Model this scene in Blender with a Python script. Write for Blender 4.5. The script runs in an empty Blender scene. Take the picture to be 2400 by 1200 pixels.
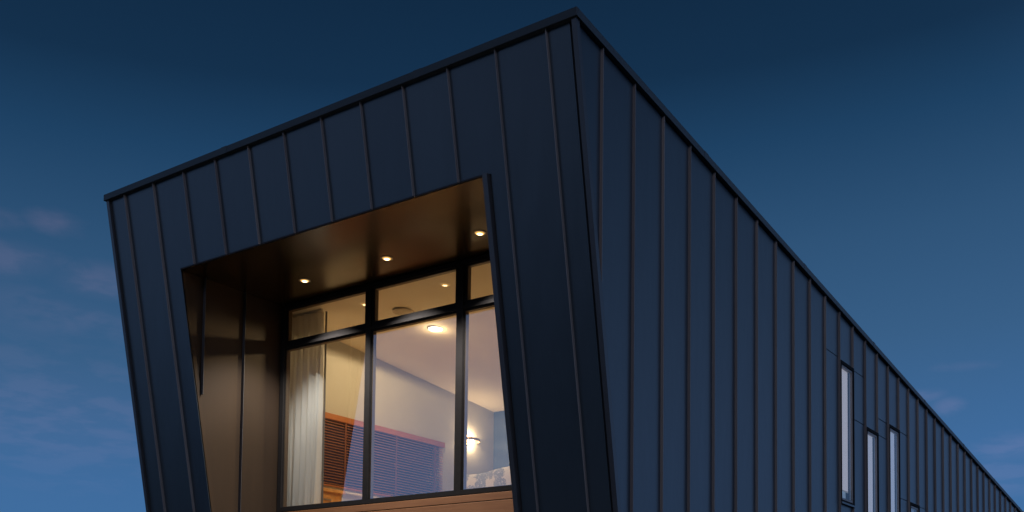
import bpy, bmesh, math, random
from mathutils import Vector, Matrix

random.seed(7)
S = bpy.context.scene
COL = S.collection

# ------------------------------------------------------------------ camera
cam_d = bpy.data.cameras.new('camera')
cam = bpy.data.objects.new('camera', cam_d)
COL.objects.link(cam)
rgt = Vector((0.8370842511727759, 0.5470026346316337, 0.008835957478648356))
upv = Vector((0.021745805779331696, -0.04940770651785139, 0.9985419362588901))
bck = Vector((0.546641634317695, -0.8356715839626816, -0.053253426066142154))
mw = Matrix.Identity(4)
for i, v in enumerate((rgt, upv, bck)):
    for j in range(3):
        mw[j][i] = v[j]
mw.translation = Vector((5.019730911811441, -7.470919768547768, 1.6))
cam.matrix_world = mw
cam_d.sensor_width = 36.0
cam_d.lens = 36.14748520796048
cam_d.shift_x = -0.069539883746509
cam_d.shift_y = 0.32723368677200537
cam_d.clip_end = 2000.0
cam_d.clip_start = 0.05
S.camera = cam

# ------------------------------------------------------------------ render + view
S.render.engine = 'CYCLES'
S.cycles.max_bounces = 8
S.cycles.diffuse_bounces = 4
S.cycles.glossy_bounces = 5
S.cycles.transparent_max_bounces = 12
S.cycles.caustics_reflective = False
S.cycles.caustics_refractive = False
S.cycles.sample_clamp_indirect = 4.0
S.cycles.use_denoising = True
S.view_settings.view_transform = 'Standard'
S.view_settings.look = 'None'
S.view_settings.exposure = 0.0
S.view_settings.gamma = 1.0
S.view_settings.use_curve_mapping = False


def N(nt, kind, **kw):
    n = nt.nodes.new(kind)
    for k_, v_ in kw.items():
        setattr(n, k_, v_)
    return n


def math_node(nt, op, a, b=None, clamp=False):
    n = N(nt, 'ShaderNodeMath', operation=op, use_clamp=clamp)
    for i_, v_ in enumerate((a, b)):
        if v_ is None:
            continue
        if isinstance(v_, (int, float)):
            n.inputs[i_].default_value = v_
        else:
            nt.links.new(v_, n.inputs[i_])
    return n.outputs[0]


def ramp(nt, fac, stops, mode='LINEAR'):
    n = N(nt, 'ShaderNodeValToRGB')
    n.color_ramp.interpolation = mode
    els = n.color_ramp.elements
    while len(els) > 1:
        els.remove(els[-1])
    els[0].position, els[0].color = stops[0][0], stops[0][1]
    for p_, c_ in stops[1:]:
        e = els.new(p_)
        e.color = c_
    nt.links.new(fac, n.inputs[0])
    return n.outputs[0]


def mix(nt, fac, a, b, blend='MIX'):
    n = N(nt, 'ShaderNodeMix', data_type='RGBA', blend_type=blend)
    for sock, v_ in ((n.inputs[0], fac), (n.inputs[6], a), (n.inputs[7], b)):
        if isinstance(v_, (int, float)):
            sock.default_value = v_
        elif isinstance(v_, tuple):
            sock.default_value = v_
        else:
            nt.links.new(v_, sock)
    return n.outputs[2]


# ------------------------------------------------------------------ dusk sky
world = bpy.data.worlds.new('World')
S.world = world
world.use_nodes = True
wt = world.node_tree
wt.nodes.clear()
w_out = N(wt, 'ShaderNodeOutputWorld')
w_bg = N(wt, 'ShaderNodeBackground')
w_bg.inputs['Strength'].default_value = 1.0
wt.links.new(w_bg.outputs[0], w_out.inputs[0])
tc = N(wt, 'ShaderNodeTexCoord')
sep = N(wt, 'ShaderNodeSeparateXYZ')
wt.links.new(tc.outputs['Generated'], sep.inputs[0])
dx, dy, dz = sep.outputs
# clear blue-hour gradient with height, a little deeper towards -x
tilt = math_node(wt, 'MULTIPLY', math_node(wt, 'ADD', dx, 0.2), -0.075)
tilt = math_node(wt, 'MAXIMUM', math_node(wt, 'MINIMUM', tilt, 0.06), -0.03)
zz = math_node(wt, 'ADD', math_node(wt, 'MAXIMUM', dz, 0.0), tilt, True)
grad = ramp(wt, zz, [
    (0.00, (0.058, 0.185, 0.420, 1)), (0.19, (0.050, 0.147, 0.333, 1)), (0.29, (0.0395, 0.113, 0.240, 1)),
    (0.375, (0.028, 0.0865, 0.187, 1)), (0.458, (0.0128, 0.0525, 0.124, 1)), (0.511, (0.0072, 0.030, 0.073, 1)),
    (0.60, (0.0048, 0.020, 0.050, 1)), (1.0, (0.003, 0.012, 0.030, 1))])
# afterglow of the sun that has set behind the camera, fading round to the view
az_f = math_node(wt, 'ADD', math_node(wt, 'MULTIPLY', dx, 0.75), math_node(wt, 'MULTIPLY', dy, -0.66))
az_f = math_node(wt, 'MULTIPLY_ADD', az_f, 0.555)
az_f.node.inputs[2].default_value = 0.39
az_f = math_node(wt, 'MAXIMUM', az_f, 0.0)
el_f = math_node(wt, 'MAXIMUM', math_node(wt, 'SUBTRACT', dz, 0.12), 0.0)
el_f = math_node(wt, 'MULTIPLY', math_node(wt, 'MULTIPLY', el_f, el_f), -13.0)
el_f = math_node(wt, 'EXPONENT', el_f)
glow_f = math_node(wt, 'MULTIPLY', az_f, el_f)
glow = mix(wt, 1.0, (0.40, 0.53, 0.90, 1), glow_f, 'MULTIPLY')
base = mix(wt, 1.0, grad, glow, 'ADD')
# thin dusk clouds: noise on the cloud layer, gathered into a few banks
den = math_node(wt, 'ADD', math_node(wt, 'MAXIMUM', dz, 0.0), 0.10)
comb = N(wt, 'ShaderNodeCombineXYZ')
wt.links.new(math_node(wt, 'DIVIDE', dx, den), comb.inputs[0])
wt.links.new(math_node(wt, 'DIVIDE', dy, den), comb.inputs[1])
cn = N(wt, 'ShaderNodeTexNoise')
cn.inputs['Scale'].default_value = 6.0
cn.inputs['Detail'].default_value = 6.0
cn.inputs['Roughness'].default_value = 0.55
wt.links.new(comb.outputs[0], cn.inputs['Vector'])
cloud_n = ramp(wt, cn.outputs[0], [(0.40, (0, 0, 0, 1)), (0.60, (1, 1, 1, 1))], 'EASE')


def bank(d, rx, rz, amp):
    """soft elliptical bank of cloud around a sky direction"""
    d = Vector(d).normalized()
    side = Vector((d.y, -d.x, 0)).normalized()
    upd = side.cross(d)
    out = []
    for ax, r_ in ((side, rx), (upd, rz)):
        n = N(wt, 'ShaderNodeVectorMath', operation='DOT_PRODUCT')
        wt.links.new(tc.outputs['Generated'], n.inputs[0])
        n.inputs[1].default_value = ax / r_
        out.append(math_node(wt, 'MULTIPLY', n.outputs['Value'], n.outputs['Value']))
    front = N(wt, 'ShaderNodeVectorMath', operation='DOT_PRODUCT')
    wt.links.new(tc.outputs['Generated'], front.inputs[0])
    front.inputs[1].default_value = d
    r2 = math_node(wt, 'ADD', out[0], out[1])
    g = math_node(wt, 'EXPONENT', math_node(wt, 'MULTIPLY', r2, -1.0))
    g = math_node(wt, 'MULTIPLY', g, math_node(wt, 'GREATER_THAN', front.outputs['Value'], 0.0))
    return math_node(wt, 'MULTIPLY', g, amp)


BANKS = [((-0.8212, 0.4556, 0.3446), 0.020, 0.0095, 1.0), ((-0.8438, 0.4361, 0.3131), 0.034, 0.014, 0.95),
         ((-0.845, 0.4248, 0.3402), 0.02, 0.009, 0.55), ((-0.8117, 0.4953, 0.303), 0.042, 0.014, 0.95),
         ((-0.8308, 0.4752, 0.275), 0.08, 0.022, 0.45), ((-0.8508, 0.4852, 0.195), 0.12, 0.055, 0.55),
         ((-0.875, 0.44, 0.235), 0.07, 0.03, 0.35),
         ((-0.2273, 0.9489, 0.2188), 0.012, 0.007, 1.0), ((-0.2128, 0.9439, 0.2526), 0.022, 0.005, 0.8),
         ((-0.1723, 0.9674, 0.178), 0.04, 0.012, 0.9), ((-0.19, 0.96, 0.155), 0.07, 0.02, 0.55),
         ((-0.2495, 0.9405, 0.2308), 0.018, 0.006, 0.8),
         ((0.2, 0.95, 0.2), 0.2, 0.06, 0.5), ((0.7, 0.7, 0.22), 0.2, 0.06, 0.5), ((0.95, -0.2, 0.2), 0.3, 0.06, 0.5),
         ((0.3, -0.95, 0.25), 0.3, 0.08, 0.5), ((-0.6, -0.8, 0.2), 0.3, 0.07, 0.5), ((-0.98, 0.1, 0.25), 0.2, 0.07, 0.5)]
tot = None
for b_ in BANKS:
    g_ = bank(*b_)
    tot = g_ if tot is None else math_node(wt, 'MAXIMUM', tot, g_)
soft = math_node(wt, 'MULTIPLY_ADD', cloud_n, 0.85)
soft.node.inputs[2].default_value = 0.45
cl_f = ramp(wt, math_node(wt, 'MULTIPLY', tot, soft, True), [(0.10, (0, 0, 0, 1)), (0.55, (0.62, 0.62, 0.62, 1)), (1.0, (1, 1, 1, 1))], 'LINEAR')
sky_col = mix(wt, 1.0, base, mix(wt, 1.0, (0.037, 0.021, 0.027, 1), cl_f, 'MULTIPLY'), 'ADD')
wt.links.new(sky_col, w_bg.inputs['Color'])

# the last of the afterglow as a very weak, very wide sun
sun_d = bpy.data.lights.new('sun', 'SUN')
sun_d.energy = 0.24
sun_d.angle = math.radians(25)
sun_d.color = (1.0, 0.88, 0.86)
sun = bpy.data.objects.new('sun', sun_d)
COL.objects.link(sun)
sun.rotation_euler = Vector((-0.50, 0.80, -0.33)).to_track_quat('-Z', 'Y').to_euler()


# ------------------------------------------------------------------ materials
def new_mat(name):
    m = bpy.data.materials.new(name)
    m.use_nodes = True
    nt = m.node_tree
    b = nt.nodes['Principled BSDF']
    return m, nt, b


def simple(name, col, rough=0.6, metal=0.0, noise=0.0, scale=8.0, bump=0.0, bscale=40.0, spec=None):
    m, nt, b = new_mat(name)
    b.inputs['Roughness'].default_value = rough
    b.inputs['Metallic'].default_value = metal
    if spec is not None:
        b.inputs['Specular IOR Level'].default_value = spec
    b.inputs['Base Color'].default_value = (*col, 1)
    t = N(nt, 'ShaderNodeTexCoord')
    if noise:
        n = N(nt, 'ShaderNodeTexNoise')
        n.inputs['Scale'].default_value = scale
        n.inputs['Detail'].default_value = 5
        nt.links.new(t.outputs['Object'], n.inputs['Vector'])
        lo = tuple(c * (1 - noise) for c in col) + (1,)
        hi = tuple(min(1, c * (1 + noise)) for c in col) + (1,)
        nt.links.new(ramp(nt, n.outputs[0], [(0.3, lo), (0.7, hi)]), b.inputs['Base Color'])
    if bump:
        n2 = N(nt, 'ShaderNodeTexNoise')
        n2.inputs['Scale'].default_value = bscale
        n2.inputs['Detail'].default_value = 3
        nt.links.new(t.outputs['Object'], n2.inputs['Vector'])
        bp = N(nt, 'ShaderNodeBump')
        bp.inputs['Strength'].default_value = bump
        bp.inputs['Distance'].default_value = 0.01
        nt.links.new(n2.outputs[0], bp.inputs['Height'])
        nt.links.new(bp.outputs[0], b.inputs['Normal'])
    return m


def metal_sheet(name, col, rough, metal, wav=0.35, spec=0.5):
    """painted standing-seam sheet: slight shade from sheet to sheet, faint oil-canning, fine dust streaks"""
    m, nt, b = new_mat(name)
    t = N(nt, 'ShaderNodeTexCoord')
    oi = N(nt, 'ShaderNodeObjectInfo')
    mp = N(nt, 'ShaderNodeMapping')
    mp.inputs['Scale'].default_value = (9, 9, 0.7)
    nt.links.new(t.outputs['Object'], mp.inputs[0])
    n = N(nt, 'ShaderNodeTexNoise')
    n.inputs['Scale'].default_value = 2.0
    n.inputs['Detail'].default_value = 6
    nt.links.new(mp.outputs[0], n.inputs['Vector'])
    streak = ramp(nt, n.outputs[0], [(0.3, (0.95, 0.95, 0.95, 1)), (0.7, (1.05, 1.05, 1.05, 1))])
    var = ramp(nt, oi.outputs['Random'], [(0, (0.80, 0.81, 0.84, 1)), (1, (1.18, 1.18, 1.15, 1))])
    c = mix(nt, 1.0, (*col, 1), streak, 'MULTIPLY')
    c = mix(nt, 1.0, c, var, 'MULTIPLY')
    nt.links.new(c, b.inputs['Base Color'])
    b.inputs['Metallic'].default_value = metal
    b.inputs['Specular IOR Level'].default_value = spec
    rr = math_node(nt, 'MULTIPLY_ADD', n.outputs[0], 0.06)
    rr.node.inputs[2].default_value = rough - 0.03
    nt.links.new(rr, b.inputs['Roughness'])
    n2 = N(nt, 'ShaderNodeTexNoise')
    n2.inputs['Scale'].default_value = 1.6
    n2.inputs['Detail'].default_value = 2
    mp2 = N(nt, 'ShaderNodeMapping')
    mp2.inputs['Scale'].default_value = (2.2, 2.2, 0.8)
    nt.links.new(t.outputs['Object'], mp2.inputs[0])
    sh = N(nt, 'ShaderNodeVectorMath', operation='ADD')
    nt.links.new(mp2.outputs[0], sh.inputs[0])
    nt.links.new(oi.outputs['Random'], sh.inputs[1])
    nt.links.new(sh.outputs[0], n2.inputs['Vector'])
    bp = N(nt, 'ShaderNodeBump')
    bp.inputs['Strength'].default_value = wav
    bp.inputs['Distance'].default_value = 0.02
    nt.links.new(n2.outputs[0], bp.inputs['Height'])
    nt.links.new(bp.outputs[0], b.inputs['Normal'])
    return m


def wood(name, c1, c2, rough=0.5, axis=(1.2, 14, 14)):
    m, nt, b = new_mat(name)
    t = N(nt, 'ShaderNodeTexCoord')
    mp = N(nt, 'ShaderNodeMapping')
    mp.inputs['Scale'].default_value = axis
    nt.links.new(t.outputs['Object'], mp.inputs[0])
    n = N(nt, 'ShaderNodeTexNoise')
    n.inputs['Scale'].default_value = 2.2
    n.inputs['Detail'].default_value = 7
    n.inputs['Distortion'].default_value = 0.6
    nt.links.new(mp.outputs[0], n.inputs['Vector'])
    nt.links.new(ramp(nt, n.outputs[0], [(0.3, (*c1, 1)), (0.7, (*c2, 1))]), b.inputs['Base Color'])
    b.inputs['Roughness'].default_value = rough
    return m


def emit(name, col, strength):
    m, nt, b = new_mat(name)
    b.inputs['Base Color'].default_value = (*[min(1, c) for c in col], 1)
    b.inputs['Emission Color'].default_value = (*col, 1)
    b.inputs['Emission Strength'].default_value = strength
    return m


def glass(name, tint, refl):
    """thin coated pane: straight-through light plus a mirror share that grows towards grazing"""
    m = bpy.data.materials.new(name)
    m.use_nodes = True
    nt = m.node_tree
    nt.nodes.clear()
    o = N(nt, 'ShaderNodeOutputMaterial')
    tr = N(nt, 'ShaderNodeBsdfTransparent')
    tr.inputs[0].default_value = (*tint, 1)
    gl = N(nt, 'ShaderNodeBsdfGlossy')
    gl.inputs['Roughness'].default_value = 0.004
    gl.inputs['Color'].default_value = (1, 1, 1, 1)
    ge = N(nt, 'ShaderNodeNewGeometry')
    dt = N(nt, 'ShaderNodeVectorMath', operation='DOT_PRODUCT')
    nt.links.new(ge.outputs['Normal'], dt.inputs[0])
    nt.links.new(ge.outputs['Incoming'], dt.inputs[1])
    c = math_node(nt, 'SUBTRACT', 1.0, math_node(nt, 'ABSOLUTE', dt.outputs['Value']), True)
    f = math_node(nt, 'MULTIPLY_ADD', math_node(nt, 'POWER', c, 5.0), 1.0 - refl)
    f.node.inputs[2].default_value = refl
    # each pane mirrors at the face the light meets first
    f = math_node(nt, 'MULTIPLY', f, math_node(nt, 'SUBTRACT', 1.0, ge.outputs['Backfacing']), True)
    ms = N(nt, 'ShaderNodeMixShader')
    nt.links.new(f, ms.inputs[0])
    nt.links.new(tr.outputs[0], ms.inputs[1])
    nt.links.new(gl.outputs[0], ms.inputs[2])
    nt.links.new(ms.outputs[0], o.inputs[0])
    return m


M = {}
M['sheet'] = metal_sheet('dark_metal_sheet', (0.035, 0.049, 0.064), 0.34, 0.0, 0.30, 0.62)
M['seam'] = metal_sheet('dark_metal_seam', (0.27, 0.238, 0.23), 0.5, 0.0, 0.05)
M['trim'] = metal_sheet('dark_metal_trim', (0.065, 0.065, 0.072), 0.35, 0.0, 0.05)
M['fascia'] = metal_sheet('roof_edge_metal', (0.045, 0.052, 0.056), 0.5, 0.0, 0.05)
M['soffit'] = simple('soffit_panel', (0.092, 0.058, 0.023), 0.24, 0.85, 0.08, 3.0)
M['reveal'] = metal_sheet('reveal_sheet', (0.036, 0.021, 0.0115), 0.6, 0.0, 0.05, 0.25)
M['frame'] = simple('window_frame_metal', (0.022, 0.020, 0.020), 0.8, 0.0, 0.1, 20, spec=0.05)
M['bead'] = simple('glazing_bead', (0.16, 0.115, 0.08), 0.5, 0.0, spec=0.3)
M['core'] = simple('wall_core_dark', (0.02, 0.02, 0.022), 0.8)
M['glass'] = glass('window_glass', (0.92, 0.93, 0.92), 0.25)
M['glass_side'] = glass('side_window_glass', (0.85, 0.87, 0.88), 0.03)
M['glass_dim'] = glass('darkened_glass', (0.20, 0.16, 0.19), 0.04)  # dark outdoors behind the blind is put into the pane's tint
M['timber'] = wood('timber_cladding', (0.25, 0.105, 0.04), (0.32, 0.14, 0.055), 0.5, (1.0, 10, 22))
M['paint'] = simple('interior_paint', (0.50, 0.49, 0.46), 0.75, 0, 0.03, 3, 0.05, 120)
M['ceiling'] = simple('ceiling_paint', (0.88, 0.80, 0.66), 0.8, 0, 0.02, 3)
M['blue'] = simple('blue_wall_paint', (0.080, 0.115, 0.165), 0.7, 0, 0.06, 3)
M['floor'] = wood('honey_floor', (0.68, 0.44, 0.20), (0.76, 0.50, 0.24), 0.6, (14, 1.2, 14))
M['white'] = simple('white_trim_paint', (0.75, 0.72, 0.66), 0.45)
M['slat'] = wood('blind_slat_timber', (0.30, 0.10, 0.045), (0.40, 0.15, 0.065), 0.4, (14, 1.0, 14))
M['rail'] = wood('blind_rail_timber', (0.36, 0.12, 0.04), (0.46, 0.17, 0.06), 0.4, (14, 1.0, 14))
M['cord'] = simple('blind_tape', (0.16, 0.05, 0.03), 0.8)
M['oak'] = wood('chest_timber', (0.52, 0.24, 0.07), (0.62, 0.32, 0.10), 0.4, (14, 1.2, 14))
M['lining'] = simple('curtain_lining', (0.10, 0.095, 0.09), 0.9)
M['bronze'] = simple('lamp_bronze', (0.50, 0.38, 0.24), 0.4, 0.3)
M['plate'] = simple('grey_plate', (0.55, 0.48, 0.38), 0.6)
M['steel'] = simple('brushed_steel', (0.45, 0.42, 0.38), 0.3, 0.9)
M['grass'] = simple('lawn', (0.075, 0.080, 0.055), 0.9, 0, 0.4, 4, 0.5, 60)
M['concrete'] = simple('concrete', (0.16, 0.155, 0.15), 0.85, 0, 0.2, 2, 0.2, 30)
M['paving'] = simple('pale_paving', (0.36, 0.33, 0.30), 0.85, 0, 0.15, 2, 0.2, 30)
M['roof'] = simple('roof_sheet', (0.08, 0.085, 0.095), 0.5, 0.5)
M['bulb'] = emit('bulb_glow', (1.0, 0.80, 0.45), 22.0)
M['dome'] = emit('dome_glow', (1.0, 0.85, 0.55), 9.0)
def lens_glow():
    # frosted lens: hot in the middle, its amber halo painted into the rim
    m, nt, b = new_mat('downlight_lens_glow')
    t = N(nt, 'ShaderNodeTexCoord')
    ln_ = N(nt, 'ShaderNodeVectorMath', operation='LENGTH')
    nt.links.new(t.outputs['Object'], ln_.inputs[0])
    nt.links.new(ramp(nt, math_node(nt, 'DIVIDE', ln_.outputs['Value'], 0.062), [
        (0.0, (14, 11, 7, 1)), (0.45, (9, 6.4, 3.0, 1)), (0.62, (1.3, 0.70, 0.18, 1)), (1.0, (0.22, 0.10, 0.02, 1))]), b.inputs['Emission Color'])
    b.inputs['Emission Strength'].default_value = 1.0
    b.inputs['Base Color'].default_value = (0.5, 0.45, 0.35, 1)
    return m


M['lens'] = lens_glow()


def fabric_curtain():
    m, nt, b = new_mat('curtain_fabric')
    b.inputs['Base Color'].default_value = (0.84, 0.83, 0.82, 1)
    b.inputs['Roughness'].default_value = 0.95
    t = N(nt, 'ShaderNodeTexCoord')
    wv = N(nt, 'ShaderNodeTexNoise')
    wv.inputs['Scale'].default_value = 260
    nt.links.new(t.outputs['Object'], wv.inputs['Vector'])
    bp = N(nt, 'ShaderNodeBump')
    bp.inputs['Strength'].default_value = 0.15
    bp.inputs['Distance'].default_value = 0.002
    nt.links.new(wv.outputs[0], bp.inputs['Height'])
    nt.links.new(bp.outputs[0], b.inputs['Normal'])
    tl = N(nt, 'ShaderNodeBsdfTranslucent')
    tl.inputs[0].default_value = (0.80, 0.78, 0.74, 1)
    ms = N(nt, 'ShaderNodeMixShader')
    ms.inputs[0].default_value = 0.40
    nt.links.new(b.outputs[0], ms.inputs[1])
    nt.links.new(tl.outputs[0], ms.inputs[2])
    nt.links.new(ms.outputs[0], nt.nodes['Material Output'].inputs[0])
    return m


def floral_print():
    """off-white cloth with a grey-blue medallion print"""
    m, nt, b = new_mat('floral_cloth')
    t = N(nt, 'ShaderNodeTexCoord')
    mp = N(nt, 'ShaderNodeMapping')
    mp.inputs['Scale'].default_value = (4.4, 4.4, 5.0)
    nt.links.new(t.outputs['Object'], mp.inputs[0])
    wob = N(nt, 'ShaderNodeTexNoise')
    wob.inputs['Scale'].default_value = 9
    wob.inputs['Detail'].default_value = 4
    nt.links.new(mp.outputs[0], wob.inputs['Vector'])
    off = N(nt, 'ShaderNodeVectorMath', operation='MULTIPLY_ADD')
    off.inputs[1].default_value = (0.22, 0.22, 0.22)
    nt.links.new(wob.outputs['Color'], off.inputs[0])
    nt.links.new(mp.outputs[0], off.inputs[2])
    vo = N(nt, 'ShaderNodeTexVoronoi', feature='F1')
    vo.inputs['Scale'].default_value = 1.15
    nt.links.new(off.outputs[0], vo.inputs['Vector'])
    rings = math_node(nt, 'SINE', math_node(nt, 'MULTIPLY', vo.outputs['Distance'], 34.0))
    v2 = N(nt, 'ShaderNodeTexVoronoi', feature='DISTANCE_TO_EDGE')
    v2.inputs['Scale'].default_value = 9.0
    nt.links.new(off.outputs[0], v2.inputs['Vector'])
    petals = math_node(nt, 'LESS_THAN', v2.outputs['Distance'], 0.16)
    inside = math_node(nt, 'LESS_THAN', vo.outputs['Distance'], 0.56)
    ringm = math_node(nt, 'GREATER_THAN', rings, -0.1)
    f = math_node(nt, 'MULTIPLY', math_node(nt, 'MAXIMUM', math_node(nt, 'MULTIPLY', ringm, 0.75), petals), inside)
    f = math_node(nt, 'MULTIPLY', f, 0.85)
    nt.links.new(mix(nt, f, (0.66, 0.64, 0.62, 1), (0.16, 0.20, 0.26, 1)), b.inputs['Base Color'])
    b.inputs['Roughness'].default_value = 0.9
    return m


M['curtain'] = fabric_curtain()
M['floral'] = floral_print()


def blind_cloth(name, col, glow):  # light from the room behind is put into the cloth as emission
    m, nt, b = new_mat(name)
    b.inputs['Base Color'].default_value = (*col, 1)
    b.inputs['Roughness'].default_value = 0.9
    b.inputs['Emission Color'].default_value = (*col, 1)
    b.inputs['Emission Strength'].default_value = glow
    return m


# ------------------------------------------------------------------ mesh helpers
def link(name, verts, faces, mat, parent=None, smooth=False):
    me = bpy.data.meshes.new(name)
    me.from_pydata([tuple(v) for v in verts], [], faces)
    bm = bmesh.new()
    bm.from_mesh(me)
    bmesh.ops.recalc_face_normals(bm, faces=bm.faces)
    bm.to_mesh(me)
    bm.free()
    if smooth:
        for p_ in me.polygons:
            p_.use_smooth = True
    me.materials.append(mat)
    o = bpy.data.objects.new(name, me)
    COL.objects.link(o)
    if parent is not None:
        o.parent = parent
    return o


class MB:
    """collects boxes, prisms and tubes into one mesh"""
    def __init__(self):
        self.v, self.f = [], []

    def add(self, vs, fs):
        o = len(self.v)
        self.v += [Vector(v) for v in vs]
        self.f += [tuple(i + o for i in f) for f in fs]
        return self

    def box(self, x0, x1, y0, y1, z0, z1):
        return self.add([(x0, y0, z0), (x1, y0, z0), (x1, y1, z0), (x0, y1, z0), (x0, y0, z1), (x1, y0, z1), (x1, y1, z1), (x0, y1, z1)],
                        [(0, 3, 2, 1), (4, 5, 6, 7), (0, 1, 5, 4), (1, 2, 6, 5), (2, 3, 7, 6), (3, 0, 4, 7)])

    def prism(self, near, far):
        """two matching outlines joined into a solid"""
        n = len(near)
        return self.add(list(near) + list(far), [tuple(range(n)), tuple(range(2 * n - 1, n - 1, -1))] +
                        [(i, (i + 1) % n, n + (i + 1) % n, n + i) for i in range(n)])

    def tube(self, pts, r, seg=8):
        pts = [Vector(p) for p in pts]
        rings = []
        for i, p in enumerate(pts):
            d = (pts[min(i + 1, len(pts) - 1)] - pts[max(i - 1, 0)]).normalized()
            a = d.orthogonal().normalized()
            b = d.cross(a)
            rr = r[i] if isinstance(r, (list, tuple)) else r
            rings.append([p + (a * math.cos(t) + b * math.sin(t)) * rr for t in (2 * math.pi * s / seg for s in range(seg))])
        vs = [v for ring in rings for v in ring]
        fs = [(i * seg + s, i * seg + (s + 1) % seg, (i + 1) * seg + (s + 1) % seg, (i + 1) * seg + s) for i in range(len(pts) - 1) for s in range(seg)]
        fs += [tuple(range(seg))[::-1], tuple((len(pts) - 1) * seg + s for s in range(seg))]
        return self.add(vs, fs)

    def lathe(self, prof, c, seg=24):
        """profile of (radius, z) turned about a vertical axis through c"""
        vs = [(c[0] + r * math.cos(2 * math.pi * s / seg), c[1] + r * math.sin(2 * math.pi * s / seg), c[2] + z) for r, z in prof for s in range(seg)]
        fs = [(i * seg + s, i * seg + (s + 1) % seg, (i + 1) * seg + (s + 1) % seg, (i + 1) * seg + s) for i in range(len(prof) - 1) for s in range(seg)]
        fs += [tuple(range(seg))[::-1], tuple((len(prof) - 1) * seg + s for s in range(seg))]
        return self.add(vs, fs)

    def build(self, name, mat, parent=None, smooth=False, bevel=0.0):
        o = link(name, self.v, self.f, mat, parent, smooth)
        if bevel:
            b = o.modifiers.new('bevel', 'BEVEL')
            b.width = bevel
            b.segments = 2
            b.limit_method = 'ANGLE'
        return o


def box(name, x0, x1, y0, y1, z0, z1, mat, parent=None, bevel=0.0):
    return MB().box(x0, x1, y0, y1, z0, z1).build(name, mat, parent, bevel=bevel)


def thing(name, label, cat, loc=(0, 0, 0), group=None):
    o = bpy.data.objects.new(name, None)
    COL.objects.link(o)
    o.location = loc
    o.empty_display_size = 0.2
    tag(o, label, cat, group)
    return o


def tag(o, label=None, cat=None, group=None, kind=None):
    for k_, v_ in (('label', label), ('category', cat), ('group', group), ('kind', kind)):
        if v_:
            o[k_] = v_


# ------------------------------------------------------------------ ground
g = MB().box(-600, 600, -600, 600, -0.6, 0.0).build('lawn', M['grass'])
tag(g, kind='structure')
dr = MB().box(-14, 9, -34, -2.0, -0.3, 0.004).build('added_paving', M['paving'])  # added out of view, pale ground for the front cladding to reflect
tag(dr, kind='structure')

# added hillside, unseen behind the viewer, to darken what the front reflects
hv, hf = [], []
for i in range(73):
    t = i / 72
    a = math.radians(212 + 140 * t)
    deg = 212 + 140 * t
    el = 3.0 if deg < 214 else min(6.5, 3.0 + (deg - 214) * 0.4) if deg < 237 else min(15.0, 6.5 + (deg - 237) * 1.0)
    el *= 1 - max(0, deg - 320) / 50
    h = 165 * math.tan(math.radians(el)) * (1 + 0.03 * math.sin(i * 1.7) + 0.03 * math.sin(i * 4.3))
    for r, z in ((95, -0.3), (130, h * 0.68), (165, h), (260, -0.5)):
        hv.append((r * math.cos(a), r * math.sin(a), z))
for i in range(72):
    for q in range(3):
        hf.append((i * 4 + q, i * 4 + q + 1, i * 4 + q + 5, i * 4 + q + 4))
hl = link('added_hillside', hv, hf, M['grass'], smooth=True)
tag(hl, kind='structure')

# ------------------------------------------------------------------ the house
ZC = 7.2805          # height of the wall top at the front corner
K = 0.1795           # the front face leans back this much per metre downwards
MR = 0.1024          # fall of the roof towards the rear
XL, XR = -7.276, 0.0
ZB = 2.30            # underside of the overhanging front
OX0, OX1, OZ = -6.0, -1.218, 6.20     # opening in the front
OB = 2.75
RIB = 0.034
TH = 0.006          # seam thickness
REAR = 26.3

house = thing('house', 'dark standing seam metal house with a slanted overhanging front and one lit recessed window', 'house')


def yf(z):
    return K * (ZC - z)


def F(x, z, off=0.0):
    return (x, yf(z) + off, z)


def front_prism(name, outline, o0, o1, mat):
    return MB().prism([F(x, z, o0) for x, z in outline], [F(x, z, o1) for x, z in outline]).build(name, mat, house)


fs = [-(0.341 + 0.596 * i) for i in range(12)]
TRIM = 0.052
edges = [-TRIM] + fs + [XL + TRIM]
GAP = TH / 2
# sheets of the front
for i in range(len(edges) - 1):
    a = edges[i] - (0.042 if i == 0 else GAP)     # open joints beside the corner trims
    b = edges[i + 1] + (0.014 if i == len(edges) - 2 else GAP)
    # a is the right side, b the left
    if a <= OX1 and b >= OX0:
        polys = [[(b, OZ), (a, OZ), (a, ZC), (b, ZC)], [(b, ZB), (a, ZB), (a, OB), (b, OB)]]
    elif a > OX1 and b < OX1:
        r = OX1 + 0.080
        polys = [[(r, ZB), (a, ZB), (a, ZC), (b, ZC), (b, OZ), (r, OZ)], [(b, ZB), (r - 0.008, ZB), (r - 0.008, OB), (b, OB)]]
    elif a > OX0 and b < OX0:
        polys = [[(b, ZB), (OX0, ZB), (OX0, OZ), (a, OZ), (a, ZC), (b, ZC)], [(OX0 + 0.006, ZB), (a, ZB), (a, OB), (OX0 + 0.006, OB)]]
    else:
        polys = [[(b, ZB), (a, ZB), (a, ZC), (b, ZC)]]
    for p_ in polys:
        front_prism('wall_panel', p_, RIB + random.uniform(-0.0015, 0.0015), RIB + 0.02, M['sheet'])
# seams of the front
for x in fs:
    if OX0 < x < OX1:
        spans = [(OZ + 0.002, ZC), (ZB, OB)]
    else:
        spans = [(ZB, ZC)]
    for z0, z1 in spans:
        front_prism('standing_seam', [(x - GAP, z0), (x + GAP, z0), (x + GAP, z1), (x - GAP, z1)], 0.0, RIB + 0.02, M['seam'])
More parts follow.
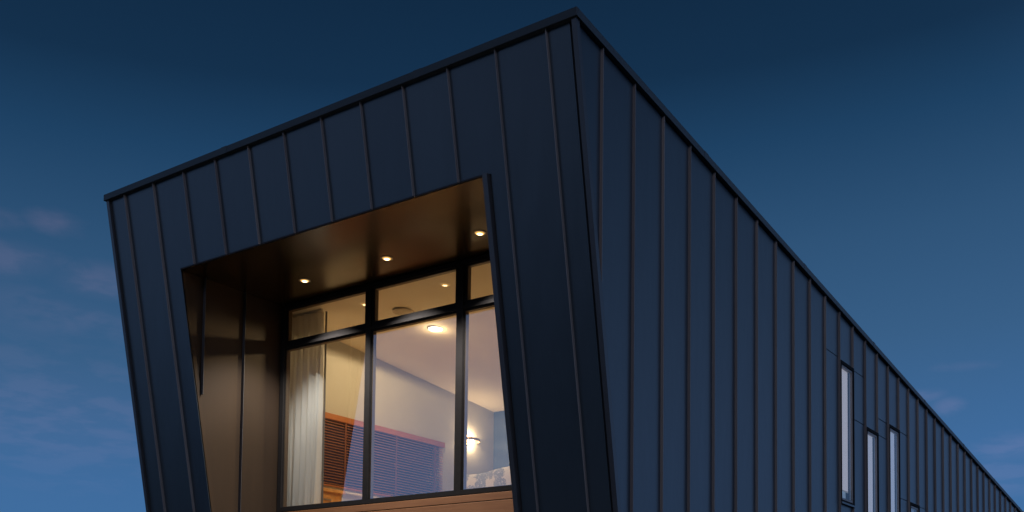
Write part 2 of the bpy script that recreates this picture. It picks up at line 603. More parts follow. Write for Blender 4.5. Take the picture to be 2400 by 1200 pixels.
# corner trims and opening trims
front_prism('corner_trim', [(-TRIM, ZB), (0.0, ZB), (0.0, ZC), (-TRIM, ZC)], 0.0, RIB + 0.02, M['trim'])
front_prism('corner_trim', [(XL, ZB), (XL + TRIM, ZB), (XL + TRIM, ZC), (XL, ZC)], 0.0, RIB + 0.02, M['trim'])
front_prism('opening_trim', [(OX1, OB), (OX1 + 0.058, OB), (OX1 + 0.058, OZ), (OX1, OZ)], -0.004, RIB + 0.08, M['trim'])
front_prism('opening_trim', [(OX0 + 0.002, OZ - 0.004), (OX1 - 0.002, OZ - 0.004), (OX1 - 0.002, OZ + 0.012), (OX0 + 0.002, OZ + 0.012)], RIB - 0.006, RIB - 0.001, M['core'])

# backing behind the sheets of the front
def core(outline, o0, o1):
    return MB().prism([F(x, z, o0) for x, z in outline], [F(x, z, o1) for x, z in outline])


bk = MB()
for outline in ([(XL + 0.06, OZ + 0.05), (XR - 0.06, OZ + 0.05), (XR - 0.06, ZC - 0.02), (XL + 0.06, ZC - 0.02)],
                [(XL + 0.06, ZB + 0.01), (OX0 - 0.06, ZB + 0.01), (OX0 - 0.06, OZ + 0.05), (XL + 0.06, OZ + 0.05)],
                [(OX1 + 0.09, ZB + 0.01), (XR - 0.06, ZB + 0.01), (XR - 0.06, OZ + 0.05), (OX1 + 0.09, OZ + 0.05)]):
    bk.prism([F(x, z, RIB + 0.022) for x, z in outline], [F(x, z, RIB + 0.14) for x, z in outline])
bk.build('front_wall_core', M['core'], house)

# sheets of the side wall; windows sit in single bays between two seams
ss = [0.475 + 0.598 * i for i in range(44)]
WIN = {11: (3.745, 5.835), 13: (2.60, 5.06), 15: (2.55, 5.325), 17: (1.9, 4.17)}
JOINT = {10: [5.875], 12: [5.835, 5.085], 14: [5.33, 5.06], 16: [5.33, 4.18], 18: [4.17]}


def zt(y):
    return ZC - MR * y


def side_prism(name, outline, x0, x1, mat):
    return MB().prism([(x0, y, z) for y, z in outline], [(x1, y, z) for y, z in outline]).build(name, mat, house)


def ytrim(z):
    return yf(z) + 0.056


# first bay: its front edge follows the lean of the corner, cutting off the first seam
y1 = ss[0] - GAP
zc1 = ZC - (y1 - 0.056) / K
side_prism('wall_panel', [(ytrim(zt(0.06)), zt(0.06)), (y1, zt(y1)), (y1, zc1)], -RIB, -RIB - 0.02, M['sheet'])
y0, y1 = ss[0] + GAP, ss[1] - GAP
zc0 = ZC - (y0 - 0.056) / K
side_prism('wall_panel', [(y0, zc0), (y0, zt(y0)), (y1, zt(y1)), (y1, ZB), (ytrim(ZB), ZB)], -RIB, -RIB - 0.02, M['sheet'])
side_prism('wall_panel', [(ytrim(ZB), 0.0), (ytrim(ZB), ZB - 0.004), (y1, ZB - 0.004), (y1, 0.0)], -RIB, -RIB - 0.02, M['sheet'])
for i in range(1, len(ss) - 1):
    y0, y1 = ss[i] + GAP, ss[i + 1] - GAP
    if i in WIN:
        w0, w1 = WIN[i]
        spans = [(0.0, w0 - 0.004), (w1 + 0.004, None)]
    else:
        cuts = sorted(JOINT.get(i, []))
        spans, lo = [], 0.0
        for c_ in cuts:
            spans.append((lo, c_ - 0.006))
            lo = c_ + 0.006
        spans.append((lo, None))
    for z0, z1 in spans:
        top = [(y0, zt(y0)), (y1, zt(y1))] if z1 is None else [(y0, z1), (y1, z1)]
        jj = random.uniform(-0.0015, 0.0015)
        side_prism('wall_panel', [(y0, z0)] + top + [(y1, z0)], -RIB + jj, -RIB - 0.02, M['sheet'])
for i, y in enumerate(ss):
    z0 = zc1 + 0.02 if i == 0 else 0.0
    side_prism('standing_seam', [(y - GAP, z0), (y - GAP, zt(y)), (y + GAP, zt(y)), (y + GAP, z0)], 0.0, -RIB - 0.02, M['seam'])
# the corner trim turned round onto the side wall
MB().prism([(0.0, yf(z) + o_, z) for z, o_ in ((ZB, RIB + 0.021), (ZC - 0.01, RIB + 0.021), (ZC - 0.01, 0.056), (ZB, 0.056))],
           [(-RIB - 0.02, yf(z) + o_, z) for z, o_ in ((ZB, RIB + 0.021), (ZC - 0.01, RIB + 0.021), (ZC - 0.01, 0.056), (ZB, 0.056))]).build('corner_trim', M['trim'], house)
sc_ = MB()
sc_.prism([(-0.135, yf(z) + 0.2, z) for z in (ZB, ZC - 0.1)] + [(-0.135, REAR - 0.1, zt(REAR) - 0.05), (-0.135, REAR - 0.1, 0), (-0.135, 1.3, 0), (-0.135, 1.3, ZB)],
          [(-0.22, yf(z) + 0.2, z) for z in (ZB, ZC - 0.1)] + [(-0.22, REAR - 0.1, zt(REAR) - 0.05), (-0.22, REAR - 0.1, 0), (-0.22, 1.3, 0), (-0.22, 1.3, ZB)])
sc_.build('side_wall_core', M['core'], house)

# roof slab and its folded edges
rb_ = MB()
zr = lambda y, d=0.0: 7.352 - MR * y + d
rb_.prism([(XL - 0.005, y, z) for y, z in ((0.0, zr(0, -0.01)), (REAR, zr(REAR, -0.01)), (REAR, zr(REAR, -0.30)), (0.3, zr(0.3, -0.30)), (0.12, zr(0.12, -0.07)), (0.0, zr(0, -0.07)))],
          [(XR + 0.005, y, z) for y, z in ((0.0, zr(0, -0.01)), (REAR, zr(REAR, -0.01)), (REAR, zr(REAR, -0.30)), (0.3, zr(0.3, -0.30)), (0.12, zr(0.12, -0.07)), (0.0, zr(0, -0.07)))])
roof = MB()
roof.prism([(XL - 0.005, y, z) for y, z in ((0.0, zr(0, -0.004)), (REAR, zr(REAR, -0.004)), (REAR, zr(REAR, -0.068)), (0.0, zr(0, -0.068)))],
           [(XR + 0.005, y, z) for y, z in ((0.0, zr(0, -0.004)), (REAR, zr(REAR, -0.004)), (REAR, zr(REAR, -0.068)), (0.0, zr(0, -0.068)))])
roof = roof.build('roof', M['roof'], house)
MB().box(XL - 0.022, XR + 0.022, -0.024, 0.0, 7.352 - 0.076, 7.356).build('roof_edge', M['fascia'], roof, bevel=0.004)
for x0, x1 in ((XR + 0.005, XR + 0.022), (XL - 0.022, XL - 0.005)):
    o_ = [(0.001, zr(0, 0.004)), (REAR, zr(REAR, 0.004)), (REAR, zr(REAR, -0.076)), (0.001, zr(0, -0.076))]
    MB().prism([(x0, y, z) for y, z in o_], [(x1, y, z) for y, z in o_]).build('roof_edge', M['fascia'], roof, bevel=0.004)

# lapped joints of the capping
for x in (-1.9, -4.9):
    MB().box(x - 0.05, x + 0.05, -0.0265, -0.0245, 7.352 - 0.0775, 7.3575).build('lap_joint', M['fascia'], roof)
for y in (2.6, 5.6, 8.6, 11.6, 14.6, 17.6, 20.6, 23.6):
    o_ = [(y - 0.05, zr(y - 0.05, 0.0055)), (y + 0.05, zr(y + 0.05, 0.0055)), (y + 0.05, zr(y + 0.05, -0.0775)), (y - 0.05, zr(y - 0.05, -0.0775))]
    MB().prism([(XR + 0.0225, yy, z) for yy, z in o_], [(XR + 0.0245, yy, z) for yy, z in o_]).build('lap_joint', M['fascia'], roof)
# pale cut end of the seam that runs out against the corner trim
MB().prism([(-0.004, ss[0] - GAP, zc1 + 0.018), (-0.004, ss[0] + GAP, zc1 + 0.018), (-0.030, ss[0] + GAP, zc1 - 0.045), (-0.030, ss[0] - GAP, zc1 - 0.045)],
           [(-0.050, ss[0] - GAP, zc1 + 0.018), (-0.050, ss[0] + GAP, zc1 + 0.018), (-0.050, ss[0] + GAP, zc1 - 0.045), (-0.050, ss[0] - GAP, zc1 - 0.045)]).build('seam_end', M['steel'], house)

# underside of the overhang, ground-floor walls, left and rear walls
MB().box(XL + 0.03, XR - 0.07, yf(ZB) + 0.07, 2.2, ZB + 0.01, ZB + 0.12).build('overhang_soffit', M['core'], house)
MB().box(-6.40, -0.23, 1.3, 1.5, 0, ZB + 0.008).build('lower_wall', M['sheet'], house)
lw = MB()
o_ = [(yf(ZB) + 0.07, ZB), (yf(ZC) + 0.07, zt(0.1) - 0.02), (2.2, zt(2.2)), (2.2, ZB)]
lw.prism([(XL, y, z) for y, z in o_], [(XL + 0.12, y, z) for y, z in o_])
lw.build('side_wall', M['sheet'], house)
lw = MB()
LWY0, LWY1, LWZ0, LWZ1 = 2.42, 5.30, 3.90, 4.90      # window hole in the left wall of the bedroom
top = lambda y: zt(y) - 0.02
for ya, yb, za, zb in ((1.98, LWY0, 0, None), (LWY1, REAR - 0.1, 0, None), (LWY0, LWY1, 0, LWZ0), (LWY0, LWY1, LWZ1, None)):
    o_ = [(ya, za), (ya, top(ya) if zb is None else zb), (yb, top(yb) if zb is None else zb), (yb, za)]
    lw.prism([(-6.42, y, z) for y, z in o_], [(-6.20, y, z) for y, z in o_])
lw.build('interior_wall', M['paint'], house)
MB().box(-6.42, -0.24, REAR - 0.1, REAR, 0, zt(REAR)).build('rear_wall', M['sheet'], house)
wl = thing('window', None, None)
wl.parent = house
fr = MB()
fr.box(-6.40, -6.34, LWY0, LWY1, LWZ0, LWZ0 + 0.05).box(-6.40, -6.34, LWY0, LWY1, LWZ1 - 0.05, LWZ1)
for y in (LWY0, (LWY0 + LWY1) / 2 - 0.03, LWY1 - 0.06):
    fr.box(-6.40, -6.34, y, y + 0.06, LWZ0 + 0.05, LWZ1 - 0.05)
fr.build('frame', M['frame'], wl)
MB().box(-6.375, -6.369, LWY0 + 0.06, LWY1 - 0.06, LWZ0 + 0.05, LWZ1 - 0.05).build('pane', M['glass_dim'], wl)

# recess: soffit, reveals, floor, timber below the window
WY = 1.80
sf = MB()
sf.prism([(OX0 - 0.05, y, z) for y, z in ((yf(OZ) + RIB + 0.004, OZ), (WY + 0.24, OZ), (WY + 0.24, OZ + 0.04), (yf(OZ) + RIB + 0.004, OZ + 0.04))],
         [(OX1 + 0.05, y, z) for y, z in ((yf(OZ) + RIB + 0.004, OZ), (WY + 0.24, OZ), (WY + 0.24, OZ + 0.04), (yf(OZ) + RIB + 0.004, OZ + 0.04))])
sf.build('soffit_panel', M['soffit'], house)
FL = 0.075
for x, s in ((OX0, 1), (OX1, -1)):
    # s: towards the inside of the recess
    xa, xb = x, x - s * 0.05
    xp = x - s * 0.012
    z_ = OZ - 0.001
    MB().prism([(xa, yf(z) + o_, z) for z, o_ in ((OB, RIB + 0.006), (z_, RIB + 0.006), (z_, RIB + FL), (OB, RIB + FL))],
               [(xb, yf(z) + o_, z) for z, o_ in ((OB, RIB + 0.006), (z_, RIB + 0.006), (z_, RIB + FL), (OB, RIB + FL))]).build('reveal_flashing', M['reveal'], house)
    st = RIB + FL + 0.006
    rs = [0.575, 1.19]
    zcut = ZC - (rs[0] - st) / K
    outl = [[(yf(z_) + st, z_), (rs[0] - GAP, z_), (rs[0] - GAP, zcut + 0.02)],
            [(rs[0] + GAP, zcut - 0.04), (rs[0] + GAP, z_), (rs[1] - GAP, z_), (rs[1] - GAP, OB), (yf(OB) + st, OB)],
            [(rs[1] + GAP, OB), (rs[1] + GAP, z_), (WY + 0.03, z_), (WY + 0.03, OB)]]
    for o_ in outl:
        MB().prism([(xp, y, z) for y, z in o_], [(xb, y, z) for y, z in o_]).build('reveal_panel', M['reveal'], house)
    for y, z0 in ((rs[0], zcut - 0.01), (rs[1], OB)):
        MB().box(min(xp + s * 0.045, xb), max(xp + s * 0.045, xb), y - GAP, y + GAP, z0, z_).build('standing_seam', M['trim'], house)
MB().prism([(OX0, y, z) for y, z in ((yf(OB) + RIB, OB), (WY + 0.03, OB), (WY + 0.03, OB - 0.1), (yf(OB - 0.1) + RIB + 0.022, OB - 0.1))],
           [(OX1, y, z) for y, z in ((yf(OB) + RIB, OB), (WY + 0.03, OB), (WY + 0.03, OB - 0.1), (yf(OB - 0.1) + RIB + 0.022, OB - 0.1))]).build('balcony_floor', M['concrete'], house)
for z0, z1 in ((3.268, 3.352), (3.095, 3.258), (2.925, 3.085), (2.755, 2.915)):
    MB().box(OX0 + 0.004, OX1 - 0.004, WY - 0.014, WY + 0.04, z0, z1).build('timber_board', M['timber'], house, bevel=0.003)
MB().box(OX0, OX1, WY + 0.045, WY + 0.2, OB, 3.35).build('spandrel_core', M['core'], house)

# the big window: outer frame, transom, mullions, sashes, six panes
win = thing('window', None, None)
win.parent = house
win.location = (0, 0, 0)
ZS, ZH = 3.365, 6.185
Z1, Z2 = 5.575, 5.695
fx = [OX0 + 0.004, OX0 + 0.075, -4.43, -4.275, -2.925, -2.755, OX1 - 0.075, OX1 - 0.004]
D0, D1 = WY, WY + 0.11
MB().box(fx[0], fx[1], D0, D1, ZS, ZH).build('jamb', M['frame'], win)
MB().box(fx[6], fx[7], D0, D1, ZS, ZH).build('jamb', M['frame'], win)
MB().box(fx[1], fx[6], D0 + 0.002, D1, ZH - 0.055, ZH).build('head', M['frame'], win)
MB().box(fx[1], fx[6], D0, D1, ZS, ZS + 0.055).build('sill', M['frame'], win)
for a, b in ((fx[2], fx[3]), (fx[4], fx[5])):
    MB().box(a + 0.035, b - 0.035, D0, D1, ZS + 0.056, ZH - 0.056).build('mullion', M['frame'], win)
cols = [(fx[1], fx[2] + 0.034), (fx[3] - 0.034, fx[4] + 0.034), (fx[5] - 0.034, fx[6])]
for a, b in cols:
    MB().box(a + 0.001, b - 0.001, D0 + 0.003, D1, Z1 + 0.018, Z2 - 0.062).build('transom', M['frame'], win)
    for z0, z1, rim in ((ZS + 0.056, Z1 + 0.017, 0.010), (Z2 - 0.061, ZH - 0.056, 0.036)):
        up_ = z0 > 5
        sb = MB()
        y0_, y1_ = D0 + 0.022, D1 - 0.015
        bot = 0.058 if up_ else 0.006
        tp = 0.012 if up_ else 0.018
        sb.box(a + 0.002, a + rim, y0_, y1_, z0, z1).box(b - rim, b - 0.002, y0_, y1_, z0, z1)
        sb.box(a + rim, b - rim, y0_, y1_, z0, z0 + bot).box(a + rim, b - rim, y0_, y1_, z1 - tp, z1)
        sb.build('sash', M['frame'], win)
        bd = MB()
        yb0, yb1 = y0_ + 0.014, y1_ - 0.004
        e = 0.007 if up_ else 0.009
        a2, b2, c2, d2 = a + rim, b - rim, z0 + bot, z1 - tp
        bd.box(a2, a2 + e, yb0, yb1, c2, d2).box(b2 - e, b2, yb0, yb1, c2, d2)
        bd.box(a2 + e, b2 - e, yb0, yb1, c2, c2 + 0.007).box(a2 + e, b2 - e, yb0, yb1, d2 - 0.007, d2)
        bd.build('glazing_bead', M['bead'], win)
        MB().box(a2 + 0.002, b2 - 0.002, D0 + 0.030, D0 + 0.036, c2 + 0.002, d2 - 0.002).build('pane', M['glass'], win)

# side windows: thin frames filling one bay each
GLOWS = {11: ((0.80, 0.73, 0.76), 0.46), 13: ((0.72, 0.72, 0.82), 0.44), 15: ((0.62, 0.68, 0.84), 0.44), 17: ((0.45, 0.5, 0.6), 0.10)}
BLIND_LABEL = {11: 'pale pinkish lit roller blind in the highest slit window of the side wall',
               13: 'pale lilac lit roller blind in the middle slit window whose head sits lower',
               15: 'bluish lit roller blind in the third slit window along the side wall',
               17: 'dim grey roller blind in the rearmost slit window, only its head in view'}
for i, (w0, w1) in WIN.items():
    y0, y1 = ss[i] + GAP + 0.002, ss[i + 1] - GAP - 0.002
    sw = thing('window', None, None)
    sw.parent = house
    f_ = MB()
    t_ = 0.026
    f_.box(-0.125, 0.008, y0, y0 + t_, w0, w1).box(-0.125, 0.008, y1 - t_, y1, w0, w1)
    f_.box(-0.125, 0.008, y0 + t_, y1 - t_, w0, w0 + t_).box(-0.125, 0.008, y0 + t_, y1 - t_, w1 - t_ - 0.02, w1)
    f_.build('frame', M['frame'], sw)
    f_ = MB()
    a, b, c, d = y0 + t_ + 0.005, y1 - t_ - 0.005, w0 + t_ + 0.005, w1 - t_ - 0.025
    r_ = 0.030
    f_.box(-0.055, -0.010, a, a + r_, c, d).box(-0.055, -0.010, b - r_, b, c, d)
    f_.box(-0.055, -0.010, a + r_, b - r_, c, c + r_).box(-0.055, -0.010, a + r_, b - r_, d - r_, d)
    f_.build('sash', M['seam'], sw)
    MB().box(-0.024, -0.018, a + r_, b - r_, c + r_, d - r_).build('pane', M['glass_side'], sw)
    MB().box(-0.015, 0.012, y0 + 0.002, y1 - 0.002, w0 - 0.03, w0 - 0.003).build('sill', M['trim'], sw)
    col_, gl_ = GLOWS[i]
    rbd = thing('roller_blind', BLIND_LABEL[i], 'roller blind', (-0.062, (y0 + y1) / 2, w1), 'roller blinds in the slit windows')
    oy = (y0 + y1) / 2
    hem = c + 0.17
    bl = MB().box(-0.004, 0.0, a - oy, b - 0.075 - oy, hem - w1, d - w1).build('cloth', blind_cloth('blind_cloth', col_, gl_), rbd)
    MB().box(-0.007, 0.003, a - oy, b - 0.075 - oy, hem - 0.02 - w1, hem - w1).build('hem_bar', blind_cloth('blind_hem', (0.5, 0.48, 0.45), 0.25), rbd)
    MB().box(-0.127, -0.124, a, b, c, d).build('glow_panel', blind_cloth('glow_panel_tone', (0.34, 0.46, 0.60), 0.34), sw)  # glowing backing added where the lit room would show past the blind

# ------------------------------------------------------------------ the bedroom
CZ = lambda y: 6.332 - 0.09 * y          # sloping ceiling
RXL, RXR, RYB = -6.20, -0.26, 6.74
FZ = 3.33
MB().prism([(RXL, y, z) for y, z in ((1.92, CZ(1.92)), (RYB, CZ(RYB)), (RYB, CZ(RYB) + 0.1), (1.92, CZ(1.92) + 0.1))],
           [(RXR, y, z) for y, z in ((1.92, CZ(1.92)), (RYB, CZ(RYB)), (RYB, CZ(RYB) + 0.1), (1.92, CZ(1.92) + 0.1))]).build('interior_ceiling', M['ceiling'], house)
MB().box(RXL, RXR, RYB, RYB + 0.1, ZB, CZ(RYB) + 0.1).build('interior_wall', M['blue'], house)
MB().box(RXR, RXR + 0.03, 1.92, RYB, ZB, 6.3).build('interior_wall', M['paint'], house)
MB().box(RXL, RXR, 2.0, RYB, FZ - 0.1, FZ).build('interior_floor', M['floor'], house)
# head wall above the glass inside, and the short return beside the window
MB().box(RXL, RXR, 1.925, 2.0, ZH - 0.02, 6.5).build('interior_wall', M['paint'], house)
MB().box(-6.42, OX0, 1.84, 1.975, ZB, 6.6).build('interior_wall', M['paint'], house)
MB().box(OX1, RXR, 1.84, 1.975, ZB, 6.6).build('interior_wall', M['paint'], house)
# white ledge below the blind
MB().box(RXL, RXL + 0.05, 2.3, 5.45, 3.815, 3.845).build('interior_sill', M['white'], house)
MB().box(RXL, RXL + 0.02, 2.3, 5.45, 3.845, 3.90).build('interior_sill', M['white'], house)
MB().box(RXL, RXL + 0.018, 2.0, RYB, FZ, FZ + 0.12).build('skirting', M['white'], house)

# curtain
ct = thing('curtain', 'white floor-length curtain gathered at the left side of the big window', 'curtain', (-5.87, 2.08, FZ))
n_u, n_v = 150, 40
vs, fc = [], []
ctop, cbot = CZ(2.08) - 0.02, FZ + 0.02
for j in range(n_v + 1):
    t = j / n_v
    z = ctop + (cbot - ctop) * t
    for i in range(n_u + 1):
        u = i / n_u
        wide = 0.655 + 0.012 * math.sin(3 * t + 1)
        x = -6.19 + wide * u
        amp = 0.034 * (0.55 + 0.45 * t) * (0.35 if u < 0.16 else 1)
        ph = 2 * math.pi * (5.3 * u + 0.12 * math.sin(5.1 * u) + 0.10 * t * math.sin(9 * u))
        y = 2.085 + amp * math.sin(ph) + 0.35 * amp * math.sin(2.3 * ph + 1 + 1.5 * t)
        if t > 0.85:
            x -= (t - 0.85) ** 1.5 * 1.0 * max(0, u - 0.7)
        y += 0.10 * max(0, u - 0.80) * (1 + t)
        vs.append((x + 5.87, y - 2.08, z - FZ))
for j in range(n_v):
    for i in range(n_u):
        a = j * (n_u + 1) + i
        fc.append((a, a + 1, a + n_u + 2, a + n_u + 1))
cf = link('fabric', vs, fc, M['curtain'], ct, smooth=True)
so = cf.modifiers.new('thickness', 'SOLIDIFY')
so.thickness = 0.003
lin = MB()
for j in range(n_v):
    pass
pts0, pts1 = [], []
ln = []
for j in range(n_v + 1):
    t = j / n_v
    z = ctop + (cbot - ctop) * t - FZ
    x0 = 0.372 - (max(0, t - 0.85) ** 1.5) * 0.3
    ln.append([(x0, 0.05, z), (0.383, 0.065, z), (0.383, 0.075, z), (x0, 0.06, z)])
for j in range(n_v):
    lin.prism(ln[j], ln[j + 1])
lin.build('lining', M['lining'], ct)
MB().box(-0.32, 0.37, -0.02, 0.02, ctop - FZ - 0.004, ctop - FZ + 0.016).build('curtain_track', M['white'], ct)

# venetian blind on the left wall
vb = thing('venetian_blind', 'closed timber venetian blind on the left bedroom wall behind the curtain', 'venetian blind', (-6.15, 3.9, 4.93))
MB().box(-0.035, 0.035, -1.43, 1.45, -0.085, 0.0).build('head_rail', M['rail'], vb, bevel=0.004)
slat_me = None
NS = 23
for i in range(NS):
    z = -0.115 - i * 0.0405
    if slat_me is None:
        ang = math.radians(33)
        c_, s_ = math.cos(ang) * 0.025, math.sin(ang) * 0.025
        nx, nz = -math.sin(ang) * 0.0018, math.cos(ang) * 0.0018
        prof = [(-c_ - nx, s_ - nz), (c_ - nx, -s_ - nz), (c_ + nx, -s_ + nz), (-c_ + nx, s_ + nz)]
        o = MB().prism([(x, -1.41, zz) for x, zz in prof], [(x, 1.43, zz) for x, zz in prof]).build('slat', M['slat'], vb)
        slat_me = o.data
    else:
        o = bpy.data.objects.new('slat', slat_me)
        COL.objects.link(o)
        o.parent = vb
    o.location = (0, 0, z)
    o.rotation_euler = (random.uniform(-0.0012, 0.0012), random.uniform(-0.03, 0.03), 0)
MB().box(-0.022, 0.022, -1.41, 1.43, -0.115 - NS * 0.0405 - 0.01, -0.115 - NS * 0.0405 + 0.012).build('bottom_rail', M['rail'], vb)
for y in (-0.75, 0.32, 1.22):
    MB().box(0.021, 0.0225, y - 0.016, y + 0.016, -1.03, -0.085).build('ladder_tape', M['cord'], vb)

# chest of drawers under the blind
cd = thing('chest_of_drawers', 'low orange timber chest standing below the left end of the blind', 'chest', (-6.0, 2.45, FZ))
# it starts just behind the curtain
H = 3.77 - FZ
MB().box(-0.15, 0.215, -0.22, 0.39, H - 0.045, H).build('top', M['oak'], cd, bevel=0.004)
MB().box(-0.15, 0.17, -0.20, 0.355, 0.0, H - 0.047).build('body', M['oak'], cd)
for k_ in range(2):
    z0 = 0.02 + k_ * 0.18
    dw = MB().box(0.171, 0.185, -0.18, 0.335, z0, z0 + 0.165).build('drawer', M['oak'], cd, bevel=0.003)
    MB().box(0.185, 0.200, 0.01, 0.15, z0 + 0.075, z0 + 0.09).build('handle', M['steel'], dw)

# bed with a patterned cover
bed = thing('bed', 'bed under a white cover printed with grey blue flower medallions', 'bed', (-4.15, 5.4, FZ))
MB().box(-0.86, 0.86, -1.02, 1.16, 0.12, 0.34).build('bed_base', M['oak'], bed)
MB().box(-0.85, 0.85, -1.01, 1.15, 0.345, 0.66).build('mattress', M['white'], bed, bevel=0.04)
MB().box(-0.95, 0.95, 1.17, 1.26, 0.0, 1.18).build('headboard', M['blue'], bed, bevel=0.02)
n_u, n_v = 60, 44
vs, fc = [], []
random.seed(3)
for j in range(n_v + 1):
    for i in range(n_u + 1):
        a, b = -1.10 + 2.2 * i / n_u, -1.26 + 2.0 * j / n_v
        # cloth over a rounded block: outside the block's top it falls down
        ox, oy = max(0, abs(a) - 0.80), max(0, -0.98 - b)
        fall = math.hypot(ox, oy) if (ox and oy) else ox + oy
        rr = 0.10
        if fall > 0:
            ang = min(fall / rr, math.pi / 2)
            out = rr * math.sin(ang) + 0.10 * max(0, fall - rr * 1.57)
            down = rr * (1 - math.cos(ang)) + 2.6 * max(0, fall - rr * 0.9)
        else:
            out = down = 0
        sx = math.copysign(1, a)
        x = a if not ox else sx * (0.80 + out * (ox / fall if fall else 0))
        y = b if not oy else -0.98 - out * (oy / fall if fall else 0)
        puff = 0.035 * math.sin(5.0 * a + 1) * math.sin(4.2 * b) + 0.012 * math.sin(13 * a + 7 * b)
        z = 0.86 - down * 0.85 + puff * (1 if not fall else 0.5) + (0.04 * a)
        fold = 0.03 * math.sin(11 * a + 2) if oy else (0.03 * math.sin(10 * b) if ox else 0)
        y -= fold if oy else 0
        x += sx * fold if ox else 0
        vs.append((x, y, max(z, 0.30)))
for j in range(n_v):
    for i in range(n_u):
        a = j * (n_u + 1) + i
        fc.append((a, a + 1, a + n_u + 2, a + n_u + 1))
du = link('bedspread', vs, fc, M['floral'], bed, smooth=True)
so = du.modifiers.new('thickness', 'SOLIDIFY')
so.thickness = 0.03
for px in (-0.42, 0.42):
    pv, pf = [], []
    nu, nv = 18, 12
    for side in (1, -1):
        for j in range(nv + 1):
            for i in range(nu + 1):
                u, v = 2 * i / nu - 1, 2 * j / nv - 1
                h = 0.10 * (max(0, 1 - u ** 4) * max(0, 1 - v ** 4)) ** 0.5 * side
                pv.append((px + 0.36 * u, 0.92 + 0.10 * v + h, 0.88 + 0.22 * v - h * 0.3))
    for s_ in range(2):
        o_ = s_ * (nu + 1) * (nv + 1)
        for j in range(nv):
            for i in range(nu):
                a = o_ + j * (nu + 1) + i
                pf.append((a, a + 1, a + nu + 2, a + nu + 1))
    link('pillow', pv, pf, M['white'], bed, smooth=True)

# wall lamp near the bed: curved metal shade open above and below
wlp = thing('wall_lamp', 'lit up and down wall lamp with a curved metal shade beside the bed', 'wall lamp', (RXL, 6.05, 5.10))
MB().box(0.0, 0.02, -0.06, 0.06, -0.09, 0.09).build('back_plate', M['bronze'], wlp, bevel=0.004)
sh_v, sh_f = [], []
ns = 20
for i in range(ns + 1):
    a = math.pi * i / ns - math.pi / 2
    for r, z in ((0.185, -0.022), (0.185, 0.022), (0.177, 0.022), (0.177, -0.022)):
        sh_v.append((0.004 + r * math.cos(a), r * 1.15 * math.sin(a), z))
for i in range(ns):
    for q in range(4):
        sh_f.append((i * 4 + q, i * 4 + (q + 1) % 4, (i + 1) * 4 + (q + 1) % 4, (i + 1) * 4 + q))
sh_f += [(0, 1, 2, 3), tuple(ns * 4 + q for q in (3, 2, 1, 0))]
link('shade', sh_v, sh_f, M['bronze'], wlp)
MB().tube([(0.02, 0, 0), (0.06, 0, 0)], 0.012).build('stem', M['bronze'], wlp)
MB().lathe([(0.001, -0.03), (0.018, -0.024), (0.026, 0), (0.018, 0.024), (0.001, 0.03)], (0.085, 0, 0), 14).build('bulb', M['bulb'], wlp, smooth=True)
for dz_ in (0.05, -0.05):
    ld = bpy.data.lights.new('wall_lamp_light', 'POINT')
    ld.energy = 10.5
    ld.color = (1.0, 0.70, 0.38)
    ld.shadow_soft_size = 0.03
    lo = bpy.data.objects.new('wall_lamp_light', ld)
    COL.objects.link(lo)
    lo.parent = wlp
    lo.location = (0.085, 0, dz_)

# ceiling light
cl = thing('ceiling_light', 'bright round frosted lamp on the sloping bedroom ceiling above the middle pane', 'ceiling light', (-4.54, 3.29, CZ(3.29)))
MB().lathe([(0.001, 0.0), (0.112, 0.0), (0.112, -0.005), (0.001, -0.005)], (0, 0, 0.0), 28).build('base', M['steel'], cl, smooth=False)
MB().lathe([(0.100, -0.006), (0.096, -0.014), (0.075, -0.022), (0.040, -0.026), (0.001, -0.027)], (0, 0, 0.0), 28).build('diffuser', M['dome'], cl, smooth=True)
ld = bpy.data.lights.new('ceiling_lamp_glow', 'POINT')
ld.energy = 5.0
ld.color = (1.0, 0.70, 0.36)
ld.shadow_soft_size = 0.05
lo = bpy.data.objects.new('ceiling_lamp_glow', ld)
COL.objects.link(lo)
lo.parent = cl
lo.location = (0, 0, -0.11)
ld = bpy.data.lights.new('ceiling_lamp_light', 'SPOT')
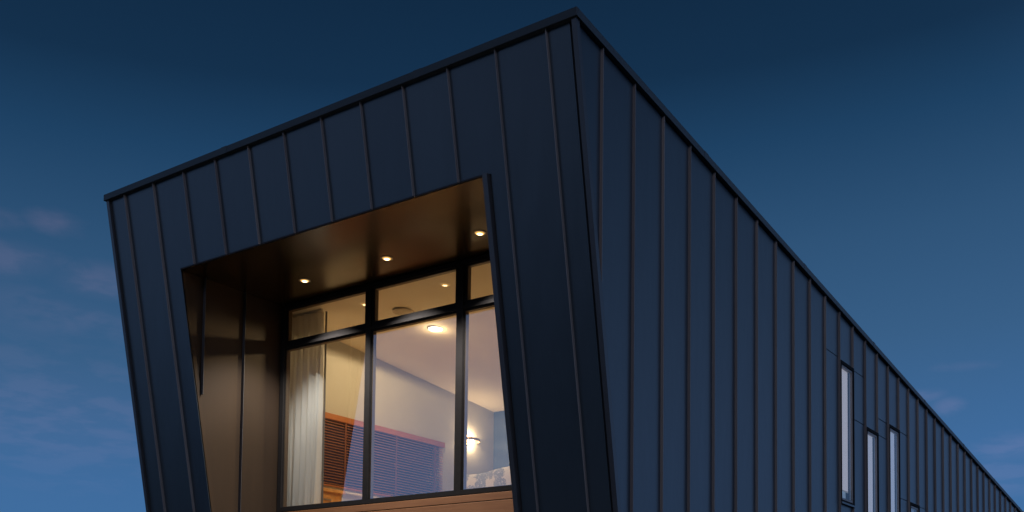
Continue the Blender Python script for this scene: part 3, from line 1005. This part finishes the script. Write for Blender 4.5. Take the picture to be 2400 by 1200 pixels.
ld.spot_size = math.radians(176)
ld.spot_blend = 0.10
ld.energy = 162.0
ld.color = (1.0, 0.70, 0.36)
ld.shadow_soft_size = 0.04
lo = bpy.data.objects.new('ceiling_lamp_light', ld)
COL.objects.link(lo)
lo.parent = cl
lo.location = (0, 0, -0.065)

# round speaker grille in the ceiling
sp = thing('ceiling_speaker', 'flat round grey grille in the bedroom ceiling seen through the upper middle pane', 'ceiling speaker', (-4.53, 2.63, CZ(2.63)))
MB().lathe([(0.001, -0.003), (0.12, -0.003), (0.135, -0.010), (0.15, -0.012), (0.15, 0.0), (0.001, 0.0)], (0, 0, 0), 32).build('rim', M['plate'], sp)
MB().lathe([(0.001, -0.016), (0.117, -0.010), (0.117, -0.004), (0.001, -0.004)], (0, 0, 0), 32).build('grille', M['plate'], sp)

# three downlights in the soffit
DL = [(-4.983, 'lit downlight in the soffit nearest the left reveal, above the curtain'),
      (-3.561, 'lit downlight in the soffit above the middle pane'),
      (-2.143, 'lit downlight in the soffit beside the right edge of the opening')]
proto = None
for x, lab in DL:
    d = thing('recessed_downlight', lab, 'downlight', (x, 1.303, OZ), 'downlights in the soffit')
    if proto is None:
        a = MB().lathe([(0.060, -0.001), (0.072, -0.001), (0.074, -0.005), (0.062, -0.008), (0.059, -0.004)], (0, 0, 0), 24).build('rim', M['steel'], d)
        b = MB().lathe([(0.001, -0.002), (0.058, -0.002), (0.050, -0.009), (0.036, -0.014), (0.018, -0.017), (0.001, -0.018)], (0, 0, 0), 20).build('lens', M['lens'], d, smooth=True)
        proto = (a, b)
    else:
        for ch in proto:
            c_ = ch.copy()
            COL.objects.link(c_)
            c_.parent = d
    ld = bpy.data.lights.new('downlight_beam', 'SPOT')
    ld.energy = 410.0
    ld.color = (1.0, 0.95, 0.88)
    ld.spot_size = math.radians(104)
    ld.spot_blend = 0.6
    ld.shadow_soft_size = 0.025
    lo = bpy.data.objects.new('downlight_beam', ld)
    COL.objects.link(lo)
    lo.parent = d
    lo.location = (0, 0, -0.03)
